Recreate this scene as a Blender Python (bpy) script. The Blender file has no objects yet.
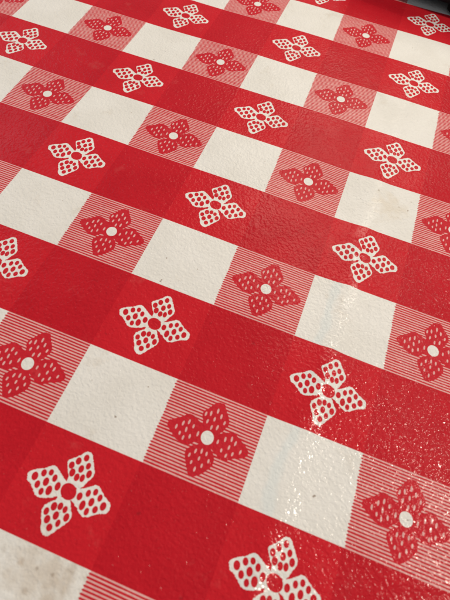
import bpy, bmesh, math, random
import numpy as np
from mathutils import Matrix, Vector
from mathutils.geometry import delaunay_2d_cdt

random.seed(5)
S = 0.03                                   # size of one printed check in metres
sc = bpy.context.scene
C = sc.collection

# ------------------------------------------------------------------ camera
def rot(w):
    w = np.array(w); t = np.linalg.norm(w); k = w / t
    K = np.array([[0, -k[2], k[1]], [k[2], 0, -k[0]], [-k[1], k[0], 0]])
    return np.eye(3) + math.sin(t) * K + (1 - math.cos(t)) * K @ K
RW = CAM_ROT = [0.49860439, 0.019734, 0.37721929]
CAM_POS = np.array([1.68951138, -8.64834532, 4.53995071])
RC = rot(CAM_ROT)
cd = bpy.data.cameras.new("camera"); cam = bpy.data.objects.new("camera", cd); C.objects.link(cam)
cd.sensor_fit = 'VERTICAL'; cd.sensor_height = 24.0; cd.lens = 24.0 * 450 / 600
cd.clip_start = 0.005; cd.clip_end = 50
M = Matrix.Identity(4)
for i in range(3):
    for j in range(3): M[i][j] = RC[i, j]
    M[i][3] = CAM_POS[i] * S
cam.matrix_world = M
cd.dof.use_dof = True
cd.dof.focus_distance = 6.3 * S
cd.dof.aperture_fstop = 14
sc.camera = cam

# ------------------------------------------------------------------ light
w = bpy.data.worlds.new("World"); sc.world = w; w.use_nodes = True
w.node_tree.nodes["Background"].inputs[0].default_value = (0.95, 0.95, 1.0, 1)
w.node_tree.nodes["Background"].inputs[1].default_value = 0.27
def lamp(name, d, dist, size, power, col, target=(0.05, -0.17, 0), size_y=None):
    l = bpy.data.lights.new(name, 'AREA'); l.energy = power; l.color = col; l.size = size
    if size_y: l.shape = 'RECTANGLE'; l.size_y = size_y
    else: l.shape = 'DISK'
    o = bpy.data.objects.new(name, l); C.objects.link(o)
    d = Vector(d).normalized(); o.location = Vector(target) + d * dist
    o.rotation_euler = d.to_track_quat('Z', 'Y').to_euler()
lamp("glint_light", (.50, .15, .85), 1.6, .06, 15, (1.0, .87, .72))
lamp("glint_light", (.33, .50, .80), 1.6, .05, 3.5, (1.0, .87, .72))  # second small lamp, added to bring out glints along the upper fold
lamp("ceiling_light", (.02, .72, .68), .80, .38, 2.9, (1.0, .88, .70))
lamp("window_light", (-.72, .40, .50), 2.4, 1.1, 8, (.86, .92, 1.0), size_y=1.1)
sc.view_settings.view_transform = 'Standard'
sc.view_settings.look = 'None'
sc.view_settings.exposure = -0.13

# ------------------------------------------------------------------ the print: one tile of 2 x 2 checks
A, B, P, SK = 1.00807651, 0.87609794, 0.91527429, 0.02168567
PU, PV = 2.0, 2.0 * P
def unproj(x, y):                          # measured spot of the print, in check units (u, v)
    d = RC @ np.array([(x - 225) / 450, -(y - 300) / 450, -1.0]); t = -CAM_POS[2] / d[2]
    X = CAM_POS + t * d
    return np.array([X[0], -X[1]])
# spots are digitised as offsets in 1/9 px from measuring origins
W_OUT = [(20, 460, [(55,150),(65,110),(100,85),(150,75),(200,70),(250,55),(290,42),(325,60),(350,100),(375,135),(395,175),(420,205),(388,240),(372,285),(362,322),(320,324),(260,332),(200,335),(150,325),(120,295),(105,250),(85,210),(60,175)]),
         (60, 445, [(60,150),(70,130),(110,115),(160,95),(200,72),(235,55),(265,60),(288,85),(292,130),(302,200),(300,260),(260,310),(215,350),(190,375),(155,396),(130,376),(100,362),(55,338),(70,270),(62,215)]),
         (30, 490, [(250,48),(290,60),(347,70),(357,130),(362,190),(362,240),(340,275),(290,315),(230,355),(190,385),(140,412),(105,395),(90,365),(88,320),(95,280),(90,220),(100,165),(130,125),(180,100),(225,80)]),
         (65, 475, [(86,130),(140,118),(190,110),(240,92),(290,90),(310,115),(330,155),(360,205),(395,245),(402,270),(385,315),(355,345),(300,345),(250,358),(200,372),(150,372),(120,335),(95,290),(60,240),(38,212),(65,180)])]
W_HOLE = [(20, 460, [(125,138,26,38),(207,110,22,32),(273,106,20,28),(305,158,20,33),(330,232,23,38),(225,190,24,38),(250,268,25,43),(147,212,22,34),(180,277,20,32)]),
          (60, 445, [(97,175,23,32),(160,138,23,32),(232,112,22,30),(248,185,20,30),(253,258,22,35),(183,210,22,34),(102,242,24,36),(142,285,22,34),(192,293,20,34)]),
          (30, 490, [(207,142,25,38),(265,142,22,34),(307,172,20,32),(138,185,22,34),(224,225,24,38),(318,243,23,38),(145,258,25,37),(242,295,20,34),(165,332,25,34)]),
          (65, 475, [(123,187,23,35),(202,160,20,32),(268,150,20,30),(147,268,24,44),(229,240,23,38),(307,203,20,32),(184,325,20,34),(262,308,22,32),(335,278,25,38)])]
R_OUT = [(160, 400, [(65,200),(78,158),(110,145),(170,133),(215,115),(265,100),(300,115),(340,150),(372,190),(398,220),(400,300),(362,330),(345,352),(300,357),(250,378),(215,370),(170,345),(130,310),(100,265),(75,225)]),
         (195, 395, [(65,165),(75,130),(110,100),(150,75),(190,50),(225,45),(265,65),(278,100),(295,160),(305,210),(300,250),(268,285),(235,312),(170,345),(100,345),(80,290),(60,250),(70,210)]),
         (175, 430, [(150,112),(200,104),(250,60),(320,70),(320,140),(342,190),(347,245),(335,290),(290,330),(240,365),(190,385),(140,390),(110,365),(100,310),(90,260),(85,190),(98,148)]),
         (205, 420, [(50,60),(110,105),(160,93),(220,88),(270,95),(300,135),(340,180),(378,235),(387,275),(360,310),(310,320),(250,325),(200,340),(150,335),(110,305),(80,265),(40,220),(20,150)])]
R_DASH = [(160, 400, [(145,212),(208,183),(262,172),(300,212),(338,280),(234,240),(265,302),(205,312),(175,270)]),
          (195, 395, [(97,145),(143,142),(206,122),(235,172),(263,230),(174,195),(198,270),(110,212),(145,268)]),
          (175, 430, [(127,197),(183,163),(238,165),(281,190),(298,255),(213,230),(143,262),(237,295),(173,325)]),
          (205, 420, [(112,172),(180,150),(239,148),(271,187),(316,262),(213,222),(143,248),(184,295),(243,282)])]
verts, faces, kinds = [], [], []           # polygons handed to the triangulator; kind per polygon
edges = []
def poly(pts, kind):
    i0 = len(verts)
    for p in pts: verts.append(Vector((float(p[0]), float(p[1]))))
    if kind is None:
        for k in range(len(pts) - 1): edges.append((i0 + k, i0 + k + 1))
    else:
        faces.append(list(range(i0, i0 + len(pts)))); kinds.append(kind)
def smooth(pts, n=5, jag=0.004):            # closed Catmull-Rom with the small raggedness of the ink
    pts = [np.array(p) for p in pts]; N = len(pts); out = []
    for i in range(N):
        a, b, c, d = pts[i - 1], pts[i], pts[(i + 1) % N], pts[(i + 2) % N]
        for k in range(n):
            t = k / n
            q = .5 * (2*b + (c - a)*t + (2*a - 5*b + 4*c - d)*t*t + (3*b - a - 3*c + d)*t**3)
            out.append(q + np.random.uniform(-jag, jag, 2))
    return out
np.random.seed(3)
def ellipse(c, ra, rb, ang, n=12, jag=.002):
    return [np.array(c) + np.array([ra*math.cos(t)*math.cos(ang) - rb*math.sin(t)*math.sin(ang),
                                    ra*math.cos(t)*math.sin(ang) + rb*math.sin(t)*math.cos(ang)]) + np.random.uniform(-jag, jag, 2)
            for t in [2*math.pi*k/n for k in range(n)]]
def img_ellipse(ox, oy, cx, cy, a, b, ang, n=12):    # the measured ovals
    out = []
    for k in range(n):
        t = 2*math.pi*k/n; x = a*math.cos(t); y = b*math.sin(t)
        X = cx + x*math.cos(ang) - y*math.sin(ang); Y = cy + x*math.sin(ang) + y*math.cos(ang)
        out.append(unproj(ox + X/9, oy + Y/9))
    return out
VINYL, RED, DEEP, CORAL, PALE = 0, 1, 2, 3, 4
# where the measured flowers sit in the tile (tile starts at the top left of a white check)
wf = unproj(67.5, 491); WC = np.array([0.5*A + SK*.5, (B + PV) / 2])
rf = unproj(207, 435);  RFC = np.array([(A + PU) / 2 + SK*.5, B / 2])
# grid for the soft relief of the cloth
G = 14
for k in range(G + 1):
    x = PU * k / G; y = PV * k / G
    poly([(x, 0), (x, PV)], None); poly([(0, y), (PU, y)], None)
def skew(pts): return [(p[0] + SK * p[1] / B, p[1]) for p in pts]
# red band: fine-lined lighter red over the white column, deep red over the striped column
eps = 0
poly([(0, B), (A, B), (A, PV), (0, PV)], RED)
poly([(A, B), (PU, B), (PU, PV), (A, PV)], DEEP)
# striped check: pale pink ground between thin red lines
poly(skew([(A, 0.0)]) + [(PU, 0.0), (PU, B)] + skew([(A, B)]), 4)
NS = 28; pit = B / (NS + .45)
for k in range(NS):
    y0 = pit * (k + .45); y1 = y0 + pit * .52
    j = np.random.uniform(-.006, .006, 2)
    x1 = PU
    a0 = A + SK*y0/B + j[0]
    nx = 9; xs = np.linspace(a0, x1, nx)[1:-1]; jj = np.random.uniform(-.0022, .0022, (2, nx - 2))
    poly([(a0, y0)] + [(x, y0 + q) for x, q in zip(xs, jj[0])] + [(x1, y0), (x1, y1)] +
         [(x, y1 + q) for x, q in zip(xs[::-1], jj[1])] + [(a0 - .001, y1), (a0 - .012, (y0+y1)/2)], 5)
    # same heights on the other side of the tile so that copies weld
    verts.append(Vector((0.0, y0))); verts.append(Vector((0.0, y1)))
for ox, oy, pts in W_OUT: poly(smooth([unproj(ox + x/9, oy + y/9) - wf + WC for x, y in pts]), 10)
for ox, oy, hs in W_HOLE:
    for h in hs: poly([p - wf + WC for p in img_ellipse(ox, oy, h[0], h[1], h[2]*1.14, h[3]*1.12, math.radians(24))], 11)
poly([unproj(67.5 + 8.1*math.cos(t), 491 + 8.7*math.sin(t)) - wf + WC for t in np.linspace(0, 2*math.pi, 24, False)], 11)
for ox, oy, pts in R_OUT: poly(smooth([unproj(ox + x/9, oy + y/9) - rf + RFC for x, y in pts]), 12)
poly([unproj(207 + 9.5*math.cos(t), 435 + 10*math.sin(t)) - rf + RFC for t in np.linspace(0, 2*math.pi, 24, False)], 12)
for ox, oy, hs in R_DASH:
    for h in hs:
        s = random.uniform(.85, 1.15)
        poly([p - rf + RFC for p in img_ellipse(ox, oy, h[0], h[1], 9.6, 23*s, math.radians(20 + random.uniform(-6, 6)), 8)], 14)
poly([unproj(207 + 6.5*math.cos(t), 435 + 7.1*math.sin(t)) - rf + RFC for t in np.linspace(0, 2*math.pi, 24, False)], 13)
tv, te, tf, ov, oe, of = delaunay_2d_cdt(verts, edges, faces, 0, 1e-5)
tv = np.array([(p.x, p.y) for p in tv])
tmat, ttri = [], []
for f, src in zip(tf, of):
    c = tv[list(f)].mean(0)
    if c[0] < 0 or c[0] > PU or c[1] < 0 or c[1] > PV: continue
    m = VINYL
    for k in sorted((kinds[s] for s in src), key=lambda q: (q == 13, q)):
        m = {RED: RED, DEEP: DEEP, 4: PALE, 5: CORAL, 10: VINYL, 11: RED, 12: CORAL, 14: PALE, 13: VINYL}[k]
    if len(f) != 3: continue
    ttri.append(tuple(f)); tmat.append(m)
ttri = np.array(ttri); tmat = np.array(tmat)
# stripes are slanted with the white check's edge; on the tile's far side the slant is closed by the neighbour
U0, U1, V0, V1 = -6, 7, -5, 9               # tiles laid out
allv, allf, allm = [], [], []
for iu in range(U0, U1):
    for iv in range(V0, V1):
        off = len(allv) * len(tv)
        allv.append(tv + np.array([iu * PU, iv * PV])); allf.append(ttri + off); allm.append(tmat)
allv = np.concatenate(allv); allf = np.concatenate(allf); allm = np.concatenate(allm)
key = np.round(allv / 2e-5).astype(np.int64)
_, first, inv = np.unique(key, axis=0, return_index=True, return_inverse=True)
inv = inv.reshape(-1)
allv = allv[first]; allf = inv[allf]
ok = (allf[:, 0] != allf[:, 1]) & (allf[:, 1] != allf[:, 2]) & (allf[:, 0] != allf[:, 2])
allf = allf[ok]; allm = allm[ok]
# ---- soft relief: long fold line running with the columns, gentle waves
u, v = allv[:, 0], allv[:, 1]
def bell(x, s): return np.exp(-(x / s) ** 2)
cx = 2.40 + .035*np.sin(v*1.3) + .02*np.sin(v*3.1 + 1)
cxl = u - cx
fade = 1 / (1 + np.exp(-(v - 3.2) * 2.0))
h = (.024 + .004*np.sin(v*2.3) + .003*np.sin(v*7.1)) * bell(cxl, .085) * fade
h += -.008 * bell(cxl + .42, .22) * fade
h += .010 * np.sin(u*.9 + .4*v) + .008*np.sin(v*1.1 - .5*u + 1.0) + .004*np.sin(u*2.7 + 1.3*v) + .003*np.sin(v*3.7 - 1.9*u)
# ---- overhang past the table edges
TX0, TX1, TY0, TY1 = -8.0, 10.6, -16.2*.999, 6.4  # table top in check units (x, -v)
X = u.copy(); Y = -v.copy(); Z = h.copy()
def drape(x, lo, hi, r=.5):
    x2 = x.copy(); dz = np.zeros_like(x)
    for sgn, lim in ((1, hi), (-1, lo)):
        d = sgn*(x - lim); q = r*math.pi/2
        arc = (d > 0) & (d <= q); dn = d > q
        x2[arc] = lim + sgn*r*np.sin(d[arc]/r); dz[arc] = -r*(1 - np.cos(d[arc]/r))
        x2[dn] = lim + sgn*(r + .06*(d[dn] - q)); dz[dn] = -r - (d[dn] - q)
    return x2, dz
X, dx = drape(X, TX0, TX1); Y, dy = drape(Y, TY0, TY1)
Z = Z + np.minimum(dx, dy)
co = np.stack([X * S, Y * S, Z * S], 1)
me = bpy.data.meshes.new("vinyl_tablecloth")
fl = allf[:, ::-1]                          # v runs towards the viewer, so wind the other way
me.vertices.add(len(co)); me.vertices.foreach_set("co", co.astype(np.float32).ravel())
me.loops.add(len(fl)*3); me.loops.foreach_set("vertex_index", fl.astype(np.int32).ravel())
me.polygons.add(len(fl)); me.polygons.foreach_set("loop_start", np.arange(0, len(fl)*3, 3, dtype=np.int32))
me.polygons.foreach_set("loop_total", np.full(len(fl), 3, dtype=np.int32))
me.polygons.foreach_set("material_index", allm.astype(np.int32))
me.polygons.foreach_set("use_smooth", np.ones(len(fl), dtype=bool))
me.update(calc_edges=True); me.validate()
if me.polygons[len(me.polygons)//2].normal.z < 0: me.flip_normals()

# ------------------------------------------------------------------ materials
def newmat(name):
    m = bpy.data.materials.new(name); m.use_nodes = True; nt = m.node_tree
    return m, nt, nt.nodes["Principled BSDF"]
def cloth_mat(name, col, col2, white):
    m, nt, bs = newmat(name); N, L = nt.nodes, nt.links
    tc = N.new("ShaderNodeTexCoord")
    def noise(scale, det=3, rough=.5, src=None, dist=0):
        n = N.new("ShaderNodeTexNoise"); n.inputs["Scale"].default_value = scale; n.inputs["Detail"].default_value = det
        n.inputs["Roughness"].default_value = rough; n.inputs["Distortion"].default_value = dist
        L.new(src or tc.outputs["Object"], n.inputs["Vector"]); return n.outputs["Fac"]
    def ramp(src, a, b, lo=0., hi=1.):
        r = N.new("ShaderNodeMapRange"); r.inputs[1].default_value = a; r.inputs[2].default_value = b
        r.inputs[3].default_value = lo; r.inputs[4].default_value = hi; L.new(src, r.inputs[0]); return r.outputs[0]
    def math_(op, a, b=None):
        n = N.new("ShaderNodeMath"); n.operation = op
        for i, s in enumerate((a, b)):
            if s is None: continue
            if isinstance(s, (int, float)): n.inputs[i].default_value = s
            else: L.new(s, n.inputs[i])
        return n.outputs[0]
    def mix(f, a, b):
        n = N.new("ShaderNodeMix"); n.data_type = 'RGBA'
        L.new(f, n.inputs[0]) if not isinstance(f, float) else None
        for i, s in ((6, a), (7, b)):
            if isinstance(s, tuple): n.inputs[i].default_value = s
            else: L.new(s, n.inputs[i])
        return n.outputs[2]
    mott = ramp(noise(55, 4, .6), .35, .65)
    base = mix(mott, col + (1,), col2 + (1,))
    fine = ramp(noise(1500, 2, .6), .3, .7, 0, .22 if not white else .07)
    base = mix(fine, base, tuple(c*.55 for c in col) + (1,))
    if white:                               # grime, crumbs and faint stains of its own
        sp = ramp(noise(420, 2, .5), .735, .77, 0, .65)
        base = mix(sp, base, (.16, .09, .045, 1))
        st = ramp(noise(60, 5, .7), .60, .74, 0, .30)
        base = mix(st, base, (.42, .33, .22, 1))
        geo = tc.outputs["Object"]
        wob = N.new("ShaderNodeTexNoise"); wob.inputs["Scale"].default_value = 260; wob.inputs["Detail"].default_value = 3
        L.new(geo, wob.inputs["Vector"])
        for px, py, r, s, c in [(18, 563, .00085, .7, (.30, .17, .07)), (36.5, 568, .00036, .95, (.06, .035, .03)), (52, 575, .00032, .85, (.10, .05, .035)),
                                (70, 569, .0011, .35, (.25, .18, .11)), (24, 592, .0005, .45, (.2, .14, .1)), (4, 548, .0009, .4, (.3, .24, .17)),
                                (379, 190, .0004, .9, (.2, .12, .05)), (428, 42, .0004, .6, (.2, .14, .1)), (92, 380, .0003, .7, (.2, .15, .12)),
                                (300, 560, .0003, .5, (.2, .15, .12)), (408, 95, .004, .3, (.5, .40, .24)), (390, 205, .005, .3, (.5, .38, .2)), (40, 575, .008, .5, (.42, .33, .23)), (60, 590, .004, .3, (.35, .26, .18)), (180, 260, .0003, .5, (.25, .18, .12)), (340, 190, .0003, .5, (.25, .15, .1))]:
            p = unproj(px, py)
            d = N.new("ShaderNodeVectorMath"); d.operation = 'DISTANCE'
            L.new(geo, d.inputs[0]); d.inputs[1].default_value = (p[0]*S, -p[1]*S, 0)
            dd = math_('ADD', d.outputs["Value"], ramp(wob.outputs["Fac"], .3, .7, -r*.8, r*.8))
            base = mix(ramp(dd, r*.3, r*1.7, s*.75, 0), base, c + (1,))
        sx0 = N.new("ShaderNodeSeparateXYZ"); L.new(geo, sx0.inputs[0])   # pale bluish-grey strip beside the fold
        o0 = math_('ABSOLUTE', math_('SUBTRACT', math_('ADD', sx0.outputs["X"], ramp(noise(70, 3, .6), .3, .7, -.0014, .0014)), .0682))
        strip_fac = math_('MULTIPLY', ramp(o0, .0008, .0022, .5, 0), ramp(sx0.outputs["Y"], -.150, -.165))
        base = mix(strip_fac, base, (.60, .665, .675, 1))
    else:                                   # dust and scuffs on the ink
        sp = ramp(noise(300, 3, .5), .70, .78, 0, .35)
        base = mix(sp, base, (.09, .01, .012, 1))
        ph = ramp(noise(1700, 2, .5), .70, .78, 0, .16)      # pinholes in the ink
        base = mix(ph, base, (.62, .40, .36, 1))
        sc_ = ramp(noise(70, 5, .7), .60, .75, 0, .12)
        base = mix(sc_, base, (.6, .25, .22, 1))
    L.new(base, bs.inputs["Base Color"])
    # wear patches: where the top film is polished and where it is dull
    pat = noise(22, 3, .55)
    L.new(ramp(pat, .35, .65, .42, .55), bs.inputs["Roughness"])
    bs.inputs["Specular IOR Level"].default_value = .06
    sx = N.new("ShaderNodeSeparateXYZ"); L.new(tc.outputs["Object"], sx.inputs[0])
    off = math_('ABSOLUTE', math_('SUBTRACT', math_('ADD', sx.outputs["X"], ramp(noise(45, 3, .6), .3, .7, -.0022, .0022)), .0735))
    crease = math_('MULTIPLY', ramp(off, .0006, .0028, 1, 0), ramp(noise(150, 2, .6), .38, .55))     # film polished along the old fold
    L.new(math_('ADD', ramp(pat, .35, .65, .20, .07), math_('MULTIPLY', crease, ramp(sx.outputs["Y"], -.16, -.10, .72, .16))), bs.inputs["Coat Weight"])
    bs.inputs["Coat Roughness"].default_value = .10; bs.inputs["Coat IOR"].default_value = 1.45
    # leather-like emboss: crinkled cells plus fine grain
    wv = N.new("ShaderNodeTexNoise"); wv.inputs["Scale"].default_value = 500; wv.inputs["Detail"].default_value = 2
    L.new(tc.outputs["Object"], wv.inputs["Vector"])
    vs = N.new("ShaderNodeVectorMath"); vs.operation = 'SCALE'; vs.inputs["Scale"].default_value = .0016; L.new(wv.outputs["Color"], vs.inputs[0])
    va = N.new("ShaderNodeVectorMath"); va.operation = 'ADD'; L.new(tc.outputs["Object"], va.inputs[0]); L.new(vs.outputs[0], va.inputs[1])
    vo = N.new("ShaderNodeTexVoronoi"); vo.feature = 'SMOOTH_F1'; vo.inputs["Scale"].default_value = 880; vo.inputs["Smoothness"].default_value = .5
    L.new(va.outputs[0], vo.inputs["Vector"])
    hgt = math_('ADD', math_('MULTIPLY', vo.outputs["Distance"], 1.0), math_('MULTIPLY', noise(850, 1, .5, None, .8), 1.7))
    hgt = math_('ADD', hgt, math_('MULTIPLY', noise(240, 2, .5), 1.0))
    bp = N.new("ShaderNodeBump"); bp.inputs["Strength"].default_value = .42; bp.inputs["Distance"].default_value = .00026
    L.new(hgt, bp.inputs["Height"]); L.new(bp.outputs[0], bs.inputs["Normal"])
    b2 = N.new("ShaderNodeBump"); b2.inputs["Strength"].default_value = .42; b2.inputs["Distance"].default_value = .00026
    L.new(math_('ADD', hgt, math_('MULTIPLY', noise(1100, 1, .5), .35)), b2.inputs["Height"]); L.new(b2.outputs[0], bs.inputs["Coat Normal"])
    return m
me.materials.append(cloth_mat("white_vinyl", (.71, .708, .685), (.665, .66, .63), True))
me.materials.append(cloth_mat("red_ink", (.54, .013, .023), (.49, .011, .020), False))
me.materials.append(cloth_mat("deep_red_ink", (.485, .010, .020), (.435, .008, .017), False))
me.materials.append(cloth_mat("stripe_red_ink", (.52, .018, .030), (.48, .015, .026), False))
me.materials.append(cloth_mat("bled_pink_ink", (.69, .40, .385), (.66, .36, .35), False))
cloth = bpy.data.objects.new("vinyl_tablecloth", me); C.objects.link(cloth)
cloth["label"] = "glossy red and white checked vinyl tablecloth printed with four-petal flowers"
cloth["category"] = "tablecloth"

# ------------------------------------------------------------------ mesh helpers
def link(name, bm, mat, parent=None, smooth_=True):
    m = bpy.data.meshes.new(name); bm.to_mesh(m); bm.free()
    for p in m.polygons: p.use_smooth = smooth_
    m.materials.append(mat)
    o = bpy.data.objects.new(name, m); C.objects.link(o)
    if parent: o.parent = parent
    return o
def box(x0, x1, y0, y1, z0, z1, bev=0.002, seg=3, bm=None):
    bm2 = bmesh.new(); bmesh.ops.create_cube(bm2, size=1)
    for p in bm2.verts:
        p.co = Vector(((x0 + x1)/2 + p.co.x*(x1 - x0), (y0 + y1)/2 + p.co.y*(y1 - y0), (z0 + z1)/2 + p.co.z*(z1 - z0)))
    if bev: bmesh.ops.bevel(bm2, geom=bm2.edges[:], offset=bev, segments=seg, affect='EDGES', profile=.5)
    if bm is None: return bm2
    t = bpy.data.meshes.new("t"); bm2.to_mesh(t); bm2.free(); bm.from_mesh(t); bpy.data.meshes.remove(t); return bm
def lathe(prof, n=32, at=(0, 0, 0)):
    bm = bmesh.new(); rings = []
    for r, z in prof:
        rings.append([bm.verts.new((at[0] + r*math.cos(2*math.pi*k/n), at[1] + r*math.sin(2*math.pi*k/n), at[2] + z)) for k in range(n)])
    for a, b in zip(rings, rings[1:]):
        for k in range(n): bm.faces.new((a[k], a[(k+1) % n], b[(k+1) % n], b[k]))
    bm.faces.new(rings[0][::-1]); bm.faces.new(rings[-1]); bmesh.ops.recalc_face_normals(bm, faces=bm.faces[:]); return bm
def plain(name, col, rough, metal=0., scale=300, bump=.0001, col2=None):
    m, nt, bs = newmat(name); N, L = nt.nodes, nt.links
    tc = N.new("ShaderNodeTexCoord"); n = N.new("ShaderNodeTexNoise"); n.inputs["Scale"].default_value = scale; n.inputs["Detail"].default_value = 4
    L.new(tc.outputs["Object"], n.inputs["Vector"])
    mx = N.new("ShaderNodeMix"); mx.data_type = 'RGBA'; L.new(n.outputs["Fac"], mx.inputs[0])
    mx.inputs[6].default_value = col + (1,); mx.inputs[7].default_value = (col2 or tuple(c*.75 for c in col)) + (1,)
    L.new(mx.outputs[2], bs.inputs["Base Color"]); bs.inputs["Specular IOR Level"].default_value = .15; bs.inputs["Roughness"].default_value = rough; bs.inputs["Metallic"].default_value = metal
    b = N.new("ShaderNodeBump"); b.inputs["Distance"].default_value = bump; b.inputs["Strength"].default_value = .5
    L.new(n.outputs["Fac"], b.inputs["Height"]); L.new(b.outputs[0], bs.inputs["Normal"])
    return m

# ------------------------------------------------------------------ the table under the cloth
wood = plain("brown_laminate", (.16, .085, .04), .45, 0, 60)
steel = plain("black_enamel", (.02, .02, .02), .4, 0, 200)
tab = bpy.data.objects.new("dining_table", None); C.objects.link(tab)
tab.location = ((TX0 + TX1)/2*S, (TY0 + TY1)/2*S, -.78)
tab["label"] = "dining table hidden under the checked vinyl tablecloth"; tab["category"] = "table"
hx, hy = (TX1 - TX0)/2*S, (TY1 - TY0)/2*S
link("tabletop", box(-hx, hx, -hy, hy, .78 - .033, .78 - .002, .008, 3), wood, tab)
for sx in (-1, 1):
    for sy in (-1, 1):
        link("leg", lathe([(.014, 0), (.016, .003), (.022, .70), (.022, .7465)], 24, (sx*(hx - .05), sy*(hy - .05), 0)), steel, tab)

# ------------------------------------------------------------------ low black tray at the far right
black = plain("black_plastic", (.010, .010, .011), .5, 0, 900, .00005)
rubber = plain("black_rubber", (.008, .008, .008), .7, 0, 900, .00005)
tr = bpy.data.objects.new("serving_tray", None); C.objects.link(tr)
pf = unproj(446.5, 15.5)
tr.location = (pf[0]*S, -pf[1]*S, .0006); tr.rotation_euler = (0, 0, math.radians(-7))
tr["label"] = "low black round-cornered tray on round feet at the far right corner of the tablecloth"; tr["category"] = "tray"
BX0, BX1, BY0, BY1 = -.060, .200, .002, .200
link("base", box(BX0, BX1, BY0, BY1, .0035, .009, .0015, 3), black, tr)
rim = bmesh.new(); T = .006
box(BX0, BX1, BY0 - .0004, BY0 + T, .007, .034, .002, 3, rim); box(BX0, BX1, BY1 - T, BY1 + .0004, .007, .034, .002, 3, rim)
box(BX0 - .0004, BX0 + T, BY0 + T*.8, BY1 - T*.8, .0072, .0338, .002, 3, rim); box(BX1 - T, BX1 + .0004, BY0 + T*.8, BY1 - T*.8, .0072, .0338, .002, 3, rim)
link("rim", rim, black, tr)
for fx in (.0035, BX1 - .015):
    for fy in (.0058, BY1 - .015):
        link("foot", lathe([(.0040, 0), (.0052, .0008), (.0056, .003), (.0052, .0062)], 28, (fx, fy, 0)), rubber, tr)
